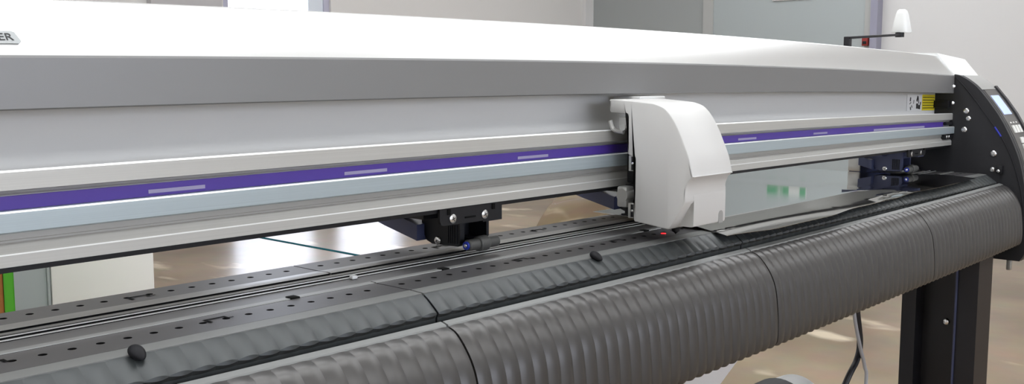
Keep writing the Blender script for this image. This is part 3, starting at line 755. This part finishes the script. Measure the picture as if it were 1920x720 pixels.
bm = BM(); box(bm, (1.6255, .455, .8130), (1.631, .462, .8290), .001); build('small_tab', bm, M['zinc'], PL)

# ------------------------------------------------------------------ media and loose things
# silver film lying over the platen and running back past it
bm = BM()
FRONT = ((.80, .4765), (.82, .4765), (.908, .4670), (1.009, .4675), (1.12, .4765), (1.25, .4812), (1.37, .4780), (1.55, .4825))
def lerp_tab(t, x):
    for (a, p), (b2, q) in zip(t, t[1:]):
        if x <= b2: 
            k = max(0, (x - a) / (b2 - a)); k = k * k * (3 - 2 * k); return p + (q - p) * k
    return t[-1][1]
def film_pt(u, v):
    # u along x 0..1, v from front 0 to back 1
    sl = .8235 + .010 * v
    s = sl + (1.533 - .046 * max(0, min(1, (v - .1) * 4)) - sl) * u
    yf = lerp_tab(FRONT, s)
    yb = .6405 + .25 * max(0., min(1., (s - .90) / .12)) ** 1.5
    y = yf + (yb - yf) * v
    right = max(0., min(1., (s - 1.21) / .09)); right = right * right * (3 - 2 * right)
    flat = .9622 * (1 - right) + .9599 * right
    z = flat
    d = max(0., .523 - y); k = min(1, d / .012)
    z -= (.125 * d * k * k * (3 - 2 * k) + .40 * d * d) * (1 - .62 * right)
    z -= .0012 * math.exp(-((s - 1.245) / .03) ** 2) * min(1, d / .03)
    z += .0010 * (1 - right) * min(1, d / .03) * math.sin((s - .82) * 11)
    z += .0003 * max(0, 1 - u / .18) * max(0, (y - .56) / .08) ** 1.2
    z = max(z, .9581 if y > .4925 else .9588 - .72 * (.4925 - y))
    if y > .78: z -= 1.6 * (y - .78) ** 2 * 4
    return (s, y, z)
NU, NV = 110, 70
g = [[bm.verts.new(film_pt(i / NU, j / NV)) for j in range(NV + 1)] for i in range(NU + 1)]
for i in range(NU):
    for j in range(NV): bm.faces.new((g[i][j], g[i + 1][j], g[i + 1][j + 1], g[i][j + 1]))
fo = build('media_film', bm, M['film'], smooth=60, solid=.0003)
tag(fo, 'glossy silver film sheet lying across the platen right of the carriage head', 'film sheet')

# roll and hanging sheet below the machine
t = thing('media_roll', (.85, .72, .60), 'white media roll with a black end flange hanging below the front covers', 'roll')
ry, rz = .682, .606
bm = BM(); lathe(bm, (.35, ry, rz), (1, 0, 0), [(0, 0), (0, .050), (.93, .050), (.93, 0)], 40); build('roll_body', bm, M['cap'], t)
bm = BM(); lathe(bm, (1.2805, ry, rz), (1, 0, 0), [(0, 0), (0, .050), (.006, .056), (.062, .056), (.070, .052), (.070, 0)], 40); build('end_flange', bm, M['blackp'], t)
bm = BM(); lathe(bm, (1.3508, ry, rz), (1, 0, 0), [(0, 0), (0, .052), (.045, .050), (.056, .044), (.060, .030), (.060, 0)], 40); build('end_cap', bm, M['cap'], t)
bm = BM(); lathe(bm, (-.15, ry, rz), (1, 0, 0), [(0, 0), (0, .012), (.4995, .012), (.4995, 0)], 20); build('core_bar', bm, M['legm'], t)
bm = BM()
g = []
for i in range(31):
    q = i / 30; z = .8595 - q * .235
    row = []
    for k in range(13):
        w = k / 12
        x1 = 1.295 - .52 * q + .10 * q * q
        row.append(bm.verts.new((.40 + (x1 - .40) * w, .600 + .012 * math.sin(q * 2.2), z)))
    g.append(row)
for i in range(30):
    for k in range(12): bm.faces.new((g[i][k], g[i + 1][k], g[i + 1][k + 1], g[i][k + 1]))
tag(build('hanging_sheet', bm, M['sheet'], smooth=60, solid=.0006), 'pale grey sheet hanging below the ribbed front covers', 'sheet')

bm = BM(); tube(bm, spline([(1.402, .6, .859), (1.4070, .6, .80), (1.4120, .6, .765), (1.4265, .6, .7163), (1.4180, .6, .690), (1.3814, .6, .6619), (1.33, .62, .55), (1.30, .66, .35), (1.28, .75, .05), (1.2, 1.0, .012), (.9, 1.5, .009), (.2, 1.7, .009)], 10), .0045, 12)
tag(build('power_cable', bm, M['cable']), 'thick black cable hanging below the machine beside the leg', 'cable')
bm = BM(); tube(bm, spline([(1.370, .592, .859), (1.3760, .592, .81), (1.3849, .592, .7635), (1.4080, .592, .715), (1.4280, .592, .680), (1.4350, .592, .649), (1.430, .60, .50), (1.42, .70, .25), (1.43, .95, .04), (1.75, 1.2, .012), (2.6, 1.35, .009)], 10), .0026, 10)
tag(build('data_cable', bm, M['cableg']), 'thin pale grey cable crossing in front of the black cable', 'cable')

# ------------------------------------------------------------------ light
ROWS = ((-1.9, 'in front of the machine'), (.25, 'directly above the machine'), (1.35, 'just behind the machine'), (4.5, 'closest to the glazed back wall'))
COLS = ((-2.0, 'left end of the row'), (1.0, 'second from the left'), (4.0, 'third from the left'), (7.0, 'fourth from the left'))
for y, ky in ROWS:
    for x, kx in (COLS if y < 0 or y > 2 else COLS[:3]):
        luminaire(x, y, 2.6, .5, 'long white ceiling light %s, %s' % (ky, kx))
luminaire(7.2, 2.95, 2.6, .5, 'added white ceiling light on its own, brightening the right-hand wall')  # extra lamp added to brighten the right-hand wall
w = bpy.data.worlds.new('daylight'); S.world = w; w.use_nodes = True
bg = w.node_tree.nodes['Background']; bg.inputs['Color'].default_value = (.87, .89, 1., 1); bg.inputs['Strength'].default_value = 5.5
def area(name, loc, target, sx, sy, power, col=(1, 1, 1)):
    l = bpy.data.lights.new(name, 'AREA'); l.shape = 'RECTANGLE'; l.size = sx; l.size_y = sy; l.energy = power; l.color = col
    o = bpy.data.objects.new(name, l); COL.objects.link(o); o.location = loc
    o.rotation_euler = (Vector(target) - Vector(loc)).to_track_quat('-Z', 'Y').to_euler()
    return o

# ------------------------------------------------------------------ camera
yaw, pit, rol = math.radians(42.14837), math.radians(6.37976), math.radians(.07835)
cy, sy, cp, sp, cr, sr = math.cos(yaw), math.sin(yaw), math.cos(pit), math.sin(pit), math.cos(rol), math.sin(rol)
Rm = Matrix(((cr, -sr, 0), (sr, cr, 0), (0, 0, 1))) @ Matrix(((1, 0, 0), (0, cp, -sp), (0, sp, cp)))
ax = [Rm @ Vector(v) for v in ((sy, 0, cy), (-cy, 0, sy), (0, -1, 0))]
right = Vector([a[0] for a in ax]); down = Vector([a[1] for a in ax]); fwd = Vector([a[2] for a in ax])
cam = bpy.data.cameras.new('camera'); co = bpy.data.objects.new('camera', cam); COL.objects.link(co)
mw = Matrix(((right.x, -down.x, -fwd.x, 0), (right.y, -down.y, -fwd.y, 0), (right.z, -down.z, -fwd.z, 1.10), (0, 0, 0, 1)))
co.matrix_world = mw
cam.sensor_fit = 'HORIZONTAL'; cam.sensor_width = 36; cam.lens = 1902.77 / 1920 * 36; cam.clip_start = .02; cam.clip_end = 100
S.camera = co
vs = S.view_settings
S.display_settings.display_device = 'sRGB'
vs.view_transform = 'Standard'; vs.look = 'None'; vs.gamma = 1.0; vs.use_curve_mapping = False
vs.exposure = 0.0
S.cycles.use_denoising = True
S.cycles.max_bounces = 8
